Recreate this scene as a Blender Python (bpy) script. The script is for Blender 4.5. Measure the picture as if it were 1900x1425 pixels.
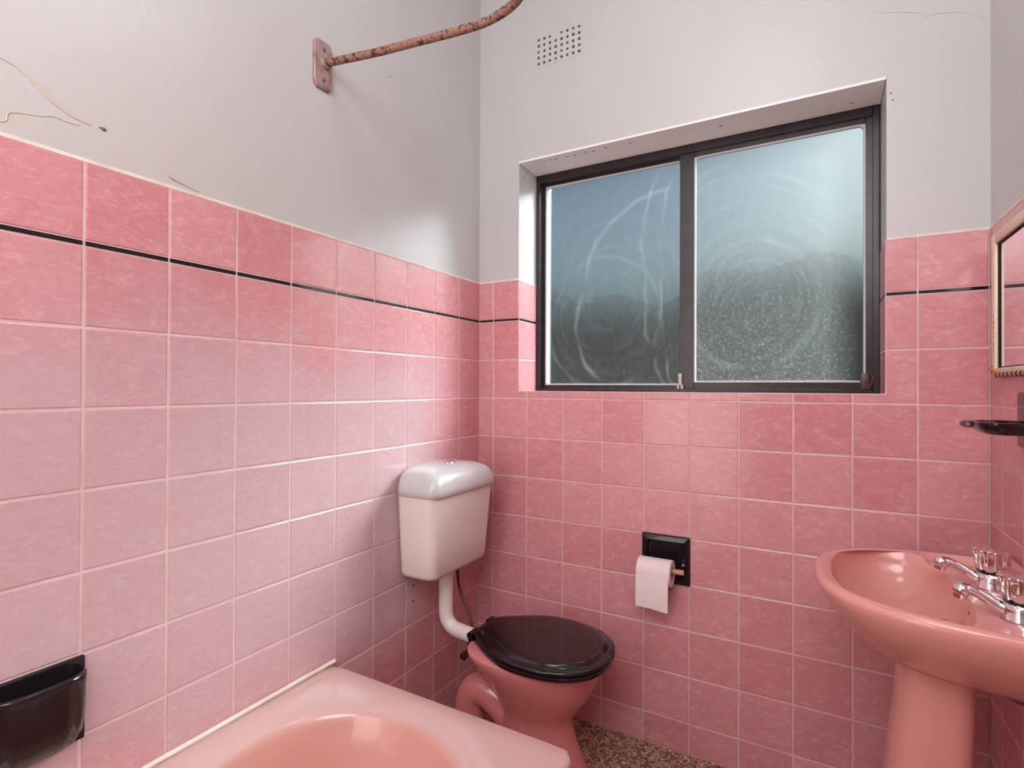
import bpy, bmesh, math, random
from mathutils import Vector, Matrix
random.seed(7)
PI = math.pi
SC = bpy.context.scene
COL = SC.collection
for o in list(bpy.data.objects): bpy.data.objects.remove(o)

# ------------------------------------------------------------------ camera
W = 1.5874                      # room width (left tiles at x=0, window wall tiles at y=0, floor z=0)
cam = bpy.data.cameras.new('camera'); camo = bpy.data.objects.new('camera', cam); COL.objects.link(camo)
R = Matrix(((0.87104314734406, 0.491191286208426, 0.003867275242537984),
            (0.0005222945287650575, 0.006946866575648276, -0.9999757338321792),
            (-0.491206232323364, 0.8710240303215678, 0.005794474004867905)))
right, down, fwd = R[0], R[1], R[2]
M = Matrix((right, -down, -fwd)).transposed().to_4x4()
M.translation = Vector((1.18819935, -1.83525815, 1.21170863))
camo.matrix_world = M
cam.sensor_fit = 'HORIZONTAL'; cam.sensor_width = 36; cam.lens = 995.6 / 1900 * 36
cam.clip_start = .02
SC.camera = camo

# ------------------------------------------------------------------ light
SC.view_settings.view_transform = 'Standard'; SC.view_settings.look = 'None'
SC.view_settings.exposure = 0.0; SC.view_settings.gamma = 1; SC.view_settings.use_curve_mapping = False
world = bpy.data.worlds.new('sky'); SC.world = world; world.use_nodes = True
wn = world.node_tree; wn.nodes.clear()
wo = wn.nodes.new('ShaderNodeOutputWorld'); bg = wn.nodes.new('ShaderNodeBackground')
sky = wn.nodes.new('ShaderNodeTexSky'); sky.sky_type = 'NISHITA'; sky.sun_disc = False
SUN = Vector((-.165, -.225, -.158)).normalized()          # direction the light travels
sky.sun_elevation = math.asin(-SUN.z); sky.sun_rotation = math.atan2(-SUN.x, -SUN.y)
sky.air_density = 1.3; sky.dust_density = .8; sky.ozone_density = 1.2
bg.inputs[1].default_value = .062
# hazy glow of the sky around the sun
tc = wn.nodes.new('ShaderNodeTexCoord'); dt = wn.nodes.new('ShaderNodeVectorMath'); dt.operation = 'DOT_PRODUCT'; dt.inputs[1].default_value = tuple(-SUN)
mx = wn.nodes.new('ShaderNodeMath'); mx.operation = 'MAXIMUM'; mx.inputs[1].default_value = 0
pw = wn.nodes.new('ShaderNodeMath'); pw.operation = 'POWER'; pw.inputs[1].default_value = 13
bg2 = wn.nodes.new('ShaderNodeBackground'); bg2.inputs[0].default_value = (1, .99, .96, 1)
ml = wn.nodes.new('ShaderNodeMath'); ml.operation = 'MULTIPLY'; ml.inputs[1].default_value = 3.6
ad = wn.nodes.new('ShaderNodeAddShader')
wn.links.new(tc.outputs['Generated'], dt.inputs[0]); wn.links.new(dt.outputs['Value'], mx.inputs[0]); wn.links.new(mx.outputs[0], pw.inputs[0])
wn.links.new(pw.outputs[0], ml.inputs[0]); wn.links.new(ml.outputs[0], bg2.inputs[1])
wn.links.new(sky.outputs[0], bg.inputs[0]); wn.links.new(bg.outputs[0], ad.inputs[0]); wn.links.new(bg2.outputs[0], ad.inputs[1]); wn.links.new(ad.outputs[0], wo.inputs[0])

def lamp(name, kind, power, color, loc, direction, **kw):
    l = bpy.data.lights.new(name, kind); l.energy = power; l.color = color
    for k, v in kw.items(): setattr(l, k, v)
    o = bpy.data.objects.new(name, l); COL.objects.link(o); o.location = loc
    o.rotation_euler = Vector(direction).to_track_quat('-Z', 'Y').to_euler()
    return o
lamp('sun', 'SUN', 19, (.93, .97, 1), (3, 4, 4), SUN, angle=math.radians(24))
lamp('doorway_daylight', 'AREA', 13, (1, .97, .94), (.35, -2.58, 1.0), (0, 1, 0), shape='RECTANGLE', size=.66, size_y=1.95)
lamp('ceiling_lamp', 'POINT', 11, (.97, .97, 1), (1.0, -1.0, 2.62), (0, 0, -1), shadow_soft_size=.22)
lamp('fill_light', 'AREA', 27, (.98, .98, 1), (1.0, -2.3, 2.35), (-.25, 1, -.70), shape='DISK', size=1.2)  # unseen fill lamp, added behind the camera to brighten the walls

# ------------------------------------------------------------------ helpers
def obj(name, bm, mat, parent=None, smooth=False, **props):
    me = bpy.data.meshes.new(name)
    bmesh.ops.recalc_face_normals(bm, faces=bm.faces)
    bm.to_mesh(me); bm.free()
    if mat: me.materials.append(mat)
    if smooth:
        for p in me.polygons: p.use_smooth = True
        try: me.set_sharp_from_angle(angle=math.radians(smooth if smooth > 1 else 45))
        except Exception: pass
    o = bpy.data.objects.new(name, me); COL.objects.link(o)
    if parent: o.parent = parent
    for k, v in props.items(): o[k] = v
    return o
def thing(name, label, cat, loc=(0, 0, 0), rz=0, group=None):
    o = bpy.data.objects.new(name, None); COL.objects.link(o); o.location = loc; o.rotation_euler = (0, 0, rz)
    o.empty_display_size = .05
    o['label'] = label; o['category'] = cat
    if group: o['group'] = group
    return o
def box(bm, a, b, bevel=0, seg=2):
    r = bmesh.ops.create_cube(bm, size=1)
    vs = r['verts']
    for v in vs:
        v.co = Vector([(a[i] + b[i]) / 2 + v.co[i] * (b[i] - a[i]) for i in range(3)])
    if bevel:
        es = list({e for v in vs for e in v.link_edges})
        bmesh.ops.bevel(bm, geom=es, offset=bevel, segments=seg, profile=.5, affect='EDGES')
    return bm
def B(): return bmesh.new()
def loft(bm, rings, cap0=True, cap1=True, closed=True):
    vr = [[bm.verts.new(p) for p in r] for r in rings]
    n = len(vr[0])
    for a, b in zip(vr, vr[1:]):
        for i in range(n if closed else n - 1):
            j = (i + 1) % n
            try: bm.faces.new((a[i], a[j], b[j], b[i]))
            except ValueError: pass
    if cap0: bm.faces.new(vr[0][::-1])
    if cap1: bm.faces.new(vr[-1])
    return vr
def fan(bm, ring, p):
    c = bm.verts.new(p); n = len(ring)
    for i in range(n): bm.faces.new((ring[i], ring[(i + 1) % n], c))
def bez(pts, n=8):
    """smooth centre line (Catmull-Rom) through pts"""
    P = [Vector(p) for p in pts]; P = [2 * P[0] - P[1]] + P + [2 * P[-1] - P[-2]]
    out = []
    for i in range(1, len(P) - 2):
        for k in range(n):
            t = k / n
            out.append(.5 * ((2 * P[i]) + (-P[i-1] + P[i+1]) * t + (2*P[i-1] - 5*P[i] + 4*P[i+1] - P[i+2]) * t*t + (-P[i-1] + 3*P[i] - 3*P[i+1] + P[i+2]) * t**3))
    out.append(P[-2]); return out
def tube(bm, pts, r, n=14, cap=True, flat=1.0):
    P = [Vector(p) for p in pts]; rr = r if isinstance(r, (list, tuple)) else [r] * len(P)
    if len(rr) != len(P):
        rr = [rr[min(int(i / (len(P) - 1) * (len(rr) - 1)), len(rr) - 2)] * (1 - (i / (len(P) - 1) * (len(rr) - 1)) % 1 if i < len(P) - 1 else 0)
              + rr[min(int(i / (len(P) - 1) * (len(rr) - 1)) + 1, len(rr) - 1)] * ((i / (len(P) - 1) * (len(rr) - 1)) % 1 if i < len(P) - 1 else 1) for i in range(len(P))]
    t = (P[1] - P[0]).normalized()
    u = t.orthogonal().normalized() if abs(t.z) > .9 else t.cross(Vector((0, 0, 1))).normalized()
    rings = []
    for i, p in enumerate(P):
        d = (P[min(i + 1, len(P) - 1)] - P[max(i - 1, 0)]).normalized()
        u = (u - d * u.dot(d)).normalized(); v = d.cross(u)
        rings.append([p + (u * math.cos(a) + v * math.sin(a) * flat) * rr[i] for a in [2 * PI * k / n for k in range(n)]])
    loft(bm, rings, cap, cap)
def cyl(bm, a, b, r1, r2=None, n=24):
    r2 = r1 if r2 is None else r2
    a, b = Vector(a), Vector(b); d = (b - a).normalized(); u = d.orthogonal().normalized(); v = d.cross(u)
    loft(bm, [[c + (u * math.cos(t) + v * math.sin(t)) * r for t in [2 * PI * k / n for k in range(n)]] for c, r in ((a, r1), (b, r2))])
def lathe(bm, c, prof, n=32, cap=True, flute=None):
    """prof: list of (radius, z)"""
    rings = []
    for q, (r, z) in enumerate(prof):
        ring = []
        for k in range(n):
            a = 2 * PI * k / n
            f = 1 if not flute else 1 + flute[1] * flute[2][q] * math.cos(flute[0] * a)
            ring.append((c[0] + r * f * math.cos(a), c[1] + r * f * math.sin(a), c[2] + z))
        rings.append(ring)
    loft(bm, rings, cap, cap)
def rrect(cx, cy, hx, hy, r, z, n=6):
    out = []
    for sx, sy, a0 in ((1, 1, 0), (-1, 1, PI / 2), (-1, -1, PI), (1, -1, 1.5 * PI)):
        for k in range(n + 1):
            a = a0 + PI / 2 * k / n
            out.append(Vector((cx + sx * (hx - r) + r * math.cos(a), cy + sy * (hy - r) + r * math.sin(a), z)))
    return out
def rayhit(c, d, inside, rmax=3):
    lo, hi = 0, rmax
    for _ in range(34):
        m = (lo + hi) / 2
        if inside(c[0] + d[0] * m, c[1] + d[1] * m): lo = m
        else: hi = m
    return c[0] + d[0] * lo, c[1] + d[1] * lo
def slab(bm, u0, u1, v0, v1, w0, w1, holes, pos):
    """a plate with rectangular holes; pos maps (u, v, w) to a point"""
    us = sorted({u0, u1, *[h[0] for h in holes], *[h[1] for h in holes]}); vs = sorted({v0, v1, *[h[2] for h in holes], *[h[3] for h in holes]})
    us = [u for u in us if u0 <= u <= u1]; vs = [v for v in vs if v0 <= v <= v1]
    def solid(i, j):
        if i < 0 or j < 0 or i >= len(us) - 1 or j >= len(vs) - 1: return False
        a, b = (us[i] + us[i+1]) / 2, (vs[j] + vs[j+1]) / 2
        return not any(h[0] < a < h[1] and h[2] < b < h[3] for h in holes)
    cache = {}
    def V(u, v, w):
        k = (round(u, 9), round(v, 9), w)
        if k not in cache: cache[k] = bm.verts.new(pos(u, v, w))
        return cache[k]
    for i in range(len(us) - 1):
        for j in range(len(vs) - 1):
            if not solid(i, j): continue
            a, b, c, d = us[i], us[i+1], vs[j], vs[j+1]
            for w in (w0, w1): bm.faces.new((V(a, c, w), V(b, c, w), V(b, d, w), V(a, d, w)))
            for s, p, q in ((solid(i-1, j), (a, c), (a, d)), (solid(i+1, j), (b, c), (b, d)), (solid(i, j-1), (a, c), (b, c)), (solid(i, j+1), (a, d), (b, d))):
                if not s: bm.faces.new((V(*p, w0), V(*q, w0), V(*q, w1), V(*p, w1)))

# ------------------------------------------------------------------ materials
def mat(name, base, rough=.5, metal=0, coat=0, spec=.5):
    m = bpy.data.materials.new(name); m.use_nodes = True
    b = m.node_tree.nodes['Principled BSDF']
    b.inputs['Base Color'].default_value = (*base, 1); b.inputs['Roughness'].default_value = rough
    b.inputs['Metallic'].default_value = metal; b.inputs['Coat Weight'].default_value = coat
    b.inputs['Specular IOR Level'].default_value = spec
    return m
def N(m, t, **kw):
    n = m.node_tree.nodes.new(t)
    for k, v in kw.items():
        if k in n.inputs.keys(): n.inputs[k].default_value = v
        else: setattr(n, k, v)
    return n
def L(m, a, b): m.node_tree.links.new(a, b)
def P(m): return m.node_tree.nodes['Principled BSDF']
def ramp(m, fac, stops, interp='LINEAR'):
    r = N(m, 'ShaderNodeValToRGB'); r.color_ramp.interpolation = interp
    e = r.color_ramp.elements
    while len(e) < len(stops): e.new(.5)
    for k, (p, c) in zip(e, stops): k.position = p; k.color = (*c, 1)
    L(m, fac, r.inputs[0]); return r.outputs[0]
def noise(m, vec, scale, detail=3, rough=.5, dist=0):
    n = N(m, 'ShaderNodeTexNoise'); n.inputs['Scale'].default_value = scale; n.inputs['Detail'].default_value = detail
    n.inputs['Roughness'].default_value = rough; n.inputs['Distortion'].default_value = dist
    if vec: L(m, vec, n.inputs['Vector'])
    return n.outputs['Fac']
def posn(m): return N(m, 'ShaderNodeNewGeometry').outputs['Position']
def mapping(m, vec, scale=(1, 1, 1), loc=(0, 0, 0), rot=(0, 0, 0)):
    k = N(m, 'ShaderNodeMapping'); k.inputs['Scale'].default_value = scale; k.inputs['Location'].default_value = loc; k.inputs['Rotation'].default_value = rot
    L(m, vec, k.inputs['Vector']); return k.outputs[0]
def bump(m, h, strength=.2, dist=.002):
    b = N(m, 'ShaderNodeBump'); b.inputs['Strength'].default_value = strength; b.inputs['Distance'].default_value = dist
    L(m, h, b.inputs['Height']); L(m, b.outputs[0], P(m).inputs['Normal'])
def mixc(m, f, a, b):
    x = N(m, 'ShaderNodeMix', data_type='RGBA')
    if hasattr(f, 'links'): L(m, f, x.inputs[0])
    else: x.inputs[0].default_value = f
    for s, c in ((6, a), (7, b)):
        if hasattr(c, 'links'): L(m, c, x.inputs[s])
        else: x.inputs[s].default_value = (*c, 1)
    return x.outputs[2]
def maths(m, op, a, b=0, c=0):
    x = N(m, 'ShaderNodeMath', operation=op)
    for i, v in enumerate((a, b, c)):
        if hasattr(v, 'links'): L(m, v, x.inputs[i])
        else: x.inputs[i].default_value = v
    return x.outputs[0]

# glazed mottled tile
TILE = mat('pink_glazed_tile', (.6, .2, .22), .2)
oi = N(TILE, 'ShaderNodeObjectInfo'); vm = N(TILE, 'ShaderNodeVectorMath', operation='MULTIPLY_ADD')
cx = N(TILE, 'ShaderNodeCombineXYZ')
for i in range(3): L(TILE, oi.outputs['Random'], cx.inputs[i])
L(TILE, cx.outputs[0], vm.inputs[0]); vm.inputs[1].default_value = (37, 53, 71); L(TILE, posn(TILE), vm.inputs[2])
mv = mapping(TILE, vm.outputs[0], (1, 1, 1.9), rot=(.3, .2, 0))
n1 = noise(TILE, mv, 22, 4, .6, 1.2); n2 = noise(TILE, mapping(TILE, vm.outputs[0], (1, 1, 2.4)), 75, 3, .6, .8)
nn = maths(TILE, 'MULTIPLY_ADD', n2, .45, maths(TILE, 'MULTIPLY', n1, .62))
c = ramp(TILE, nn, [(.38, (.585, .222, .243)), (.56, (.62, .258, .277)), (.68, (.67, .335, .348)), (.82, (.72, .43, .437))])
hv = N(TILE, 'ShaderNodeHueSaturation'); L(TILE, c, hv.inputs['Color'])
L(TILE, maths(TILE, 'MULTIPLY_ADD', oi.outputs['Random'], .10, .95), hv.inputs['Value'])
L(TILE, maths(TILE, 'MULTIPLY_ADD', oi.outputs['Random'], -.10, 1.02), hv.inputs['Saturation'])
# chalky soap haze plus window sheen painted into the tiles beside the bath
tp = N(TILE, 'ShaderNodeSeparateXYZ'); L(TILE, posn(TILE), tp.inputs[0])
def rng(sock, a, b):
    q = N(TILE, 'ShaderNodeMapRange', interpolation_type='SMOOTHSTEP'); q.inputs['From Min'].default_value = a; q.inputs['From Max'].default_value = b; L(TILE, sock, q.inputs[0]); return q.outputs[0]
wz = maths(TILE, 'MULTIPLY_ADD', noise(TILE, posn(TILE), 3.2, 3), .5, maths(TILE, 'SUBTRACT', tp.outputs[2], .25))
film_sheen = maths(TILE, 'MULTIPLY', maths(TILE, 'MULTIPLY', rng(tp.outputs[0], .02, .004), rng(tp.outputs[1], -.08, -.45)), maths(TILE, 'MULTIPLY', rng(wz, 1.50, 1.12), rng(wz, .25, .6)))
film_sheen = maths(TILE, 'MULTIPLY', film_sheen, maths(TILE, 'MULTIPLY_ADD', n2, .5, .32))
fcol = mixc(TILE, film_sheen, hv.outputs[0], (.50, .455, .475))
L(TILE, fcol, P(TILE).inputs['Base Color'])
L(TILE, maths(TILE, 'MULTIPLY_ADD', n1, .12, .13), P(TILE).inputs['Roughness'])
bump(TILE, noise(TILE, posn(TILE), 28, 2), .25, .0015)
GROUT = mat('grout', (.68, .50, .47), .9)
gc = ramp(GROUT, noise(GROUT, posn(GROUT), 9, 4), [(.3, (.60, .40, .37)), (.6, (.70, .52, .49))]); L(GROUT, gc, P(GROUT).inputs['Base Color'])
bump(GROUT, noise(GROUT, posn(GROUT), 400, 2), .3, .0006)
BLACKSTRIP = mat('black_border_glaze', (.006, .004, .005), .12)
# painted plaster with stains
PLASTER = mat('painted_plaster', (.78, .73, .71), .38)
p = posn(PLASTER)
big = ramp(PLASTER, noise(PLASTER, p, 1.7, 4, .55), [(.3, (.515, .49, .485)), (.7, (.545, .525, .52))])
fine = noise(PLASTER, mapping(PLASTER, p, (1, 1, 2.4)), 17, 5, .62, .7)
sx = N(PLASTER, 'ShaderNodeSeparateXYZ'); L(PLASTER, p, sx.inputs[0])
low = N(PLASTER, 'ShaderNodeMapRange'); low.inputs['From Min'].default_value = 1.85; low.inputs['From Max'].default_value = 1.63; L(PLASTER, sx.outputs[2], low.inputs[0])
near = N(PLASTER, 'ShaderNodeMapRange'); near.inputs['From Min'].default_value = -.75; near.inputs['From Max'].default_value = -1.15; L(PLASTER, sx.outputs[1], near.inputs[0])
dirt = maths(PLASTER, 'MULTIPLY', maths(PLASTER, 'MULTIPLY', low.outputs[0], near.outputs[0]), maths(PLASTER, 'SMOOTH_MAX', 0, maths(PLASTER, 'MULTIPLY_ADD', fine, 3.2, -1.35), .1))
L(PLASTER, mixc(PLASTER, maths(PLASTER, 'MINIMUM', dirt, .45), big, (.55, .49, .40)), P(PLASTER).inputs['Base Color'])
hgt = maths(PLASTER, 'MULTIPLY_ADD', noise(PLASTER, p, 120, 2), .12, noise(PLASTER, p, 6, 4, .6))
bump(PLASTER, hgt, .35, .006)
CREAM = mat('cream_sealant', (.76, .66, .58), .6)
L(CREAM, ramp(CREAM, noise(CREAM, posn(CREAM), 14, 4), [(.3, (.64, .54, .44)), (.6, (.79, .70, .63))]), P(CREAM).inputs['Base Color'])
def rusty(name, base, rust, scale, lo, hi, rough=.5, metal=0):
    m = mat(name, base, rough, metal)
    f = ramp(m, noise(m, posn(m), scale, 5, .65), [(lo, (0, 0, 0)), (hi, (1, 1, 1))])
    L(m, mixc(m, f, base, rust), P(m).inputs['Base Color']); bump(m, f, .4, .0008)
    return m
RUST = rusty('rusted_steel', (.31, .165, .115), (.075, .022, .014), 85, .50, .58, .65, .25)
PLATE = rusty('painted_steel_plate', (.40, .28, .255), (.22, .11, .08), 45, .48, .70, .45, .3)
ALU = mat('dark_brown_anodised_frame', (.028, .016, .017), .3)
L(ALU, ramp(ALU, noise(ALU, posn(ALU), 30, 3), [(.3, (.014, .007, .008)), (.7, (.030, .018, .021))]), P(ALU).inputs['Base Color'])
GASKET = mat('grey_glazing_gasket', (.50, .52, .51), .6)
LATCHM = rusty('worn_pale_latch', (.62, .52, .50), (.30, .17, .15), 120, .5, .62, .5)
def enamel(name, a, b, rough=.1, scale=3, coat=.3):
    m = mat(name, a, rough, coat=coat); L(m, ramp(m, noise(m, posn(m), scale, 3), [(.3, a), (.7, b)]), P(m).inputs['Base Color']); return m
BATH = enamel('pink_bath_enamel', (.58, .35, .32), (.61, .38, .35), .16)
PAN = enamel('pink_toilet_china', (.66, .22, .21), (.69, .25, .235), .14)
CHINA = enamel('pink_basin_china', (.66, .285, .25), (.70, .315, .275), .2)
CIST = enamel('aged_white_plastic', (.74, .64, .60), (.76, .67, .635), .25)
LIDW = enamel('white_plastic_lid', (.52, .50, .50), (.54, .52, .52), .25)
PIPE = mat('white_pvc', (.77, .68, .64), .3)
BLACKPL = enamel('black_glossy_plastic', (.010, .004, .006), (.014, .006, .008), .12, 3, 0)
RUBBER = mat('black_rubber', (.016, .009, .009), .55)
BLACKCER = enamel('black_ceramic', (.006, .005, .006), (.010, .007, .009), .09, 3, 0)
CHROME = mat('chrome', (.82, .80, .80), .08, 1)
BLACKRING = mat('black_tap_ring', (.01, .01, .01), .4)
HOSE = mat('brown_copper_pipe', (.11, .045, .03), .4, .4)
PAPER = mat('toilet_paper', (.80, .68, .66), .95)
bump(PAPER, noise(PAPER, posn(PAPER), 160, 2), .3, .0008)
CARD = mat('cardboard_core', (.42, .26, .17), .9)
WOOD = mat('wooden_dowel', (.60, .30, .15), .6)
L(WOOD, ramp(WOOD, noise(WOOD, mapping(WOOD, posn(WOOD), (3, 30, 30)), 12, 3), [(.3, (.50, .24, .12)), (.7, (.68, .37, .20))]), P(WOOD).inputs['Base Color'])
CREAMP = rusty('cream_painted_frame', (.78, .62, .47), (.50, .30, .16), 60, .60, .70, .45)
ORUST = rusty('orange_rust', (.62, .22, .06), (.26, .08, .03), 160, .45, .6, .9)
GOLD = mat('tarnished_gold_rope', (.62, .43, .24), .35, .5)
DARK = mat('dark_void', (.012, .009, .009), .9)
STAIN = mat('brown_stain', (.20, .12, .08), .9)
CRACKM = mat('grey_crack', (.33, .28, .24), .9)
MIRROR = mat('mirror_silver', (.86, .84, .84), .02, 1)
# floor: small brown pebble mosaic
FLOOR = mat('pebble_floor', (.3, .2, .16), .5)
fp = posn(FLOOR)
vo = N(FLOOR, 'ShaderNodeTexVoronoi'); vo.inputs['Scale'].default_value = 95; L(FLOOR, mapping(FLOOR, fp, (1, 1, .01)), vo.inputs['Vector'])
vd = N(FLOOR, 'ShaderNodeTexVoronoi', feature='DISTANCE_TO_EDGE'); vd.inputs['Scale'].default_value = 95; L(FLOOR, mapping(FLOOR, fp, (1, 1, .01)), vd.inputs['Vector'])
sp = N(FLOOR, 'ShaderNodeSeparateColor'); L(FLOOR, vo.outputs['Color'], sp.inputs[0])
fc = ramp(FLOOR, sp.outputs[0], [(0, (.24, .12, .08)), (.25, (.50, .27, .19)), (.5, (.42, .33, .22)), (.72, (.62, .30, .23)), (.9, (.66, .50, .38))], 'CONSTANT')
edge = ramp(FLOOR, vd.outputs['Distance'], [(.02, (0, 0, 0)), (.10, (1, 1, 1))])
L(FLOOR, mixc(FLOOR, edge, (.05, .02, .016), fc), P(FLOOR).inputs['Base Color']); bump(FLOOR, edge, .6, .002)

# frosted dirty glass: outer faces clear, inner face obscured
CLEAR = bpy.data.materials.new('clear_outer_glass'); CLEAR.use_nodes = True
t = CLEAR.node_tree; t.nodes.clear(); a = t.nodes.new('ShaderNodeBsdfTransparent'); a.inputs[0].default_value = (.93, .96, .95, 1)
g = t.nodes.new('ShaderNodeOutputMaterial'); t.links.new(a.outputs[0], g.inputs[0])
def glass(name, haze0, haze1, seed, centre, tint, speck, arck, smears):
    m = bpy.data.materials.new(name); m.use_nodes = True; nt = m.node_tree; nt.nodes.clear()
    out = nt.nodes.new('ShaderNodeOutputMaterial')
    pv = mapping(m, posn(m), (1, 0, 1), (-centre[0], 0, -centre[1]))
    wob = noise(m, pv, 3.2, 3, .5)
    # wiping marks: fine lines that run round a hand's reach, plus a few single smears
    sp_ = N(m, 'ShaderNodeSeparateXYZ'); L(m, pv, sp_.inputs[0])
    xx, zz = maths(m, 'ADD', sp_.outputs[0], maths(m, 'MULTIPLY_ADD', wob, .16, -.08)), sp_.outputs[2]
    def rad(cx_, cz_, a_, b_):
        dx = maths(m, 'MULTIPLY_ADD', xx, 1 / a_, -cx_ / a_); dz = maths(m, 'MULTIPLY_ADD', zz, 1 / b_, -cz_ / b_)
        return maths(m, 'SQRT', maths(m, 'ADD', maths(m, 'MULTIPLY', dx, dx), maths(m, 'MULTIPLY', dz, dz))), maths(m, 'ARCTAN2', dz, dx)
    r0, th0 = rad(0, 0, .30, .36)
    cv = N(m, 'ShaderNodeCombineXYZ'); L(m, maths(m, 'MULTIPLY', r0, 16), cv.inputs[0]); L(m, maths(m, 'MULTIPLY', th0, .9), cv.inputs[1]); cv.inputs[2].default_value = seed
    swirl = noise(m, cv.outputs[0], 1.3, 5, .62)
    arcs = maths(m, 'SMOOTH_MAX', 0, maths(m, 'MULTIPLY_ADD', swirl, 3.0, -1.45), .1)
    for (cx_, cz_, a_, b_, w_, k_) in smears:
        r1, th1 = rad(cx_, cz_, a_, b_)
        line = maths(m, 'EXPONENT', maths(m, 'MULTIPLY', maths(m, 'POWER', maths(m, 'ABSOLUTE', maths(m, 'SUBTRACT', r1, 1)), 2), -1 / (w_ * w_)))
        gate = maths(m, 'SMOOTH_MAX', 0, maths(m, 'MULTIPLY_ADD', noise(m, pv, 4.5 + k_, 2), 4, -1.5), .1)
        arcs = maths(m, 'ADD', arcs, maths(m, 'MULTIPLY', maths(m, 'MULTIPLY', line, gate), k_))
    streak = noise(m, mapping(m, pv, (5, 1, 1), rot=(0, .5, 0)), 9, 5, .65, .6)
    sk = noise(m, pv, 95, 4, .75)
    spk = N(m, 'ShaderNodeSeparateXYZ'); L(m, posn(m), spk.inputs[0])
    lowm = N(m, 'ShaderNodeMapRange'); lowm.inputs['From Min'].default_value = 1.8; lowm.inputs['From Max'].default_value = 1.3; L(m, spk.outputs[2], lowm.inputs[0])
    dots = maths(m, 'MULTIPLY', maths(m, 'SMOOTH_MAX', 0, maths(m, 'MULTIPLY_ADD', sk, 5, -2.6), .03), maths(m, 'MULTIPLY', lowm.outputs[0], speck))
    h = maths(m, 'ADD', maths(m, 'MULTIPLY_ADD', streak, haze1 - haze0, haze0), maths(m, 'ADD', maths(m, 'MULTIPLY', arcs, arck), dots))
    h = maths(m, 'MINIMUM', h, .9)
    tr = N(m, 'ShaderNodeBsdfTransparent'); tr.inputs[0].default_value = (*tint, 1)
    rf = N(m, 'ShaderNodeBsdfRefraction'); rf.inputs['Color'].default_value = (*tint, 1); rf.inputs['Roughness'].default_value = 1.0; rf.inputs['IOR'].default_value = 1.09
    tl = N(m, 'ShaderNodeBsdfTranslucent'); tl.inputs[0].default_value = (.66, .71, .67, 1)
    gl = N(m, 'ShaderNodeBsdfGlossy'); gl.inputs['Roughness'].default_value = .6; gl.inputs[0].default_value = (1, 1, 1, 1)
    m1 = N(m, 'ShaderNodeMixShader'); m1.inputs[0].default_value = .88; L(m, tr.outputs[0], m1.inputs[1]); L(m, rf.outputs[0], m1.inputs[2])
    m2 = N(m, 'ShaderNodeMixShader'); L(m, h, m2.inputs[0]); L(m, m1.outputs[0], m2.inputs[1]); L(m, tl.outputs[0], m2.inputs[2])
    m3 = N(m, 'ShaderNodeMixShader'); m3.inputs[0].default_value = .03; L(m, m2.outputs[0], m3.inputs[1]); L(m, gl.outputs[0], m3.inputs[2])
    L(m, m3.outputs[0], out.inputs[0]); return m
GLASSL = glass('dirty_frosted_glass_left', .006, .020, 1.3, (.50, 1.55), (.82, .88, .90), .028, .018,
               [(.22, -.02, .36, .42, .02, 3.0), (.36, .10, .24, .56, .025, 2.2), (.44, .06, .26, .60, .018, 2.4), (-.04, -.08, .22, .26, .03, 1.6)])
GLASSR = glass('dirty_frosted_glass_right', .018, .050, 4.0, (1.0, 1.50), (.84, .91, .89), .12, .030, [(0, 0, .2, .22, .05, .8)])

# ------------------------------------------------------------------ room shell
Pt = .152
ROW0, ZS, ZT = 1.3203, 1.4777, 1.6311           # first joint under the black strip, the strip, the top of the tiling
H, YF = 2.9, -2.6
WX0, WX1, WZ0, WZ1, WD = .183, 1.362, 1.197, 2.09, .15
T = .003
VH = (.252, .443, 2.438, 2.558)                 # vent opening
def structure(name, bm, m, label=None):
    o = obj(name, bm, m); o['kind'] = 'structure'
    if label: o['label'] = label
    return o
bm = B(); slab(bm, -.12, W + .12, -.08, H, T, .29, [(WX0 - T, WX1 + T, WZ0 - .006, WZ1), VH], lambda u, v, w: (u, w, v))
wall_back = structure('wall_back', bm, PLASTER, 'white plaster window wall above mottled pink tiles')
bm = B(); slab(bm, YF - .12, .003, -.08, H, -.12, -T, [], lambda u, v, w: (w, u, v))
wall_left = structure('wall_left', bm, PLASTER, 'cracked white plaster wall above pink tiles beside the bath')
bm = B(); slab(bm, YF - .12, .003, -.08, H, W + T, W + .12, [], lambda u, v, w: (w, u, v))
wall_right = structure('wall_right', bm, PLASTER, 'white plaster wall above pink tiles behind the basin')
bm = B(); slab(bm, 0, W, 0, H, YF - .12, YF, [(.02, .685, 0, 2.0)], lambda u, v, w: (u, w, v))
wall_front = structure('wall_front', bm, PLASTER, 'white wall with the doorway opposite the window')
bm = B(); box(bm, (-.12, YF - .12, H), (W + .12, .29, H + .1)); structure('ceiling', bm, PLASTER, 'white painted ceiling')
bm = B(); box(bm, (-.12, YF - 1.3, -.1), (W + .12, .003, 0)); structure('floor', bm, FLOOR, 'brown and red speckled pebble floor')

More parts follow.
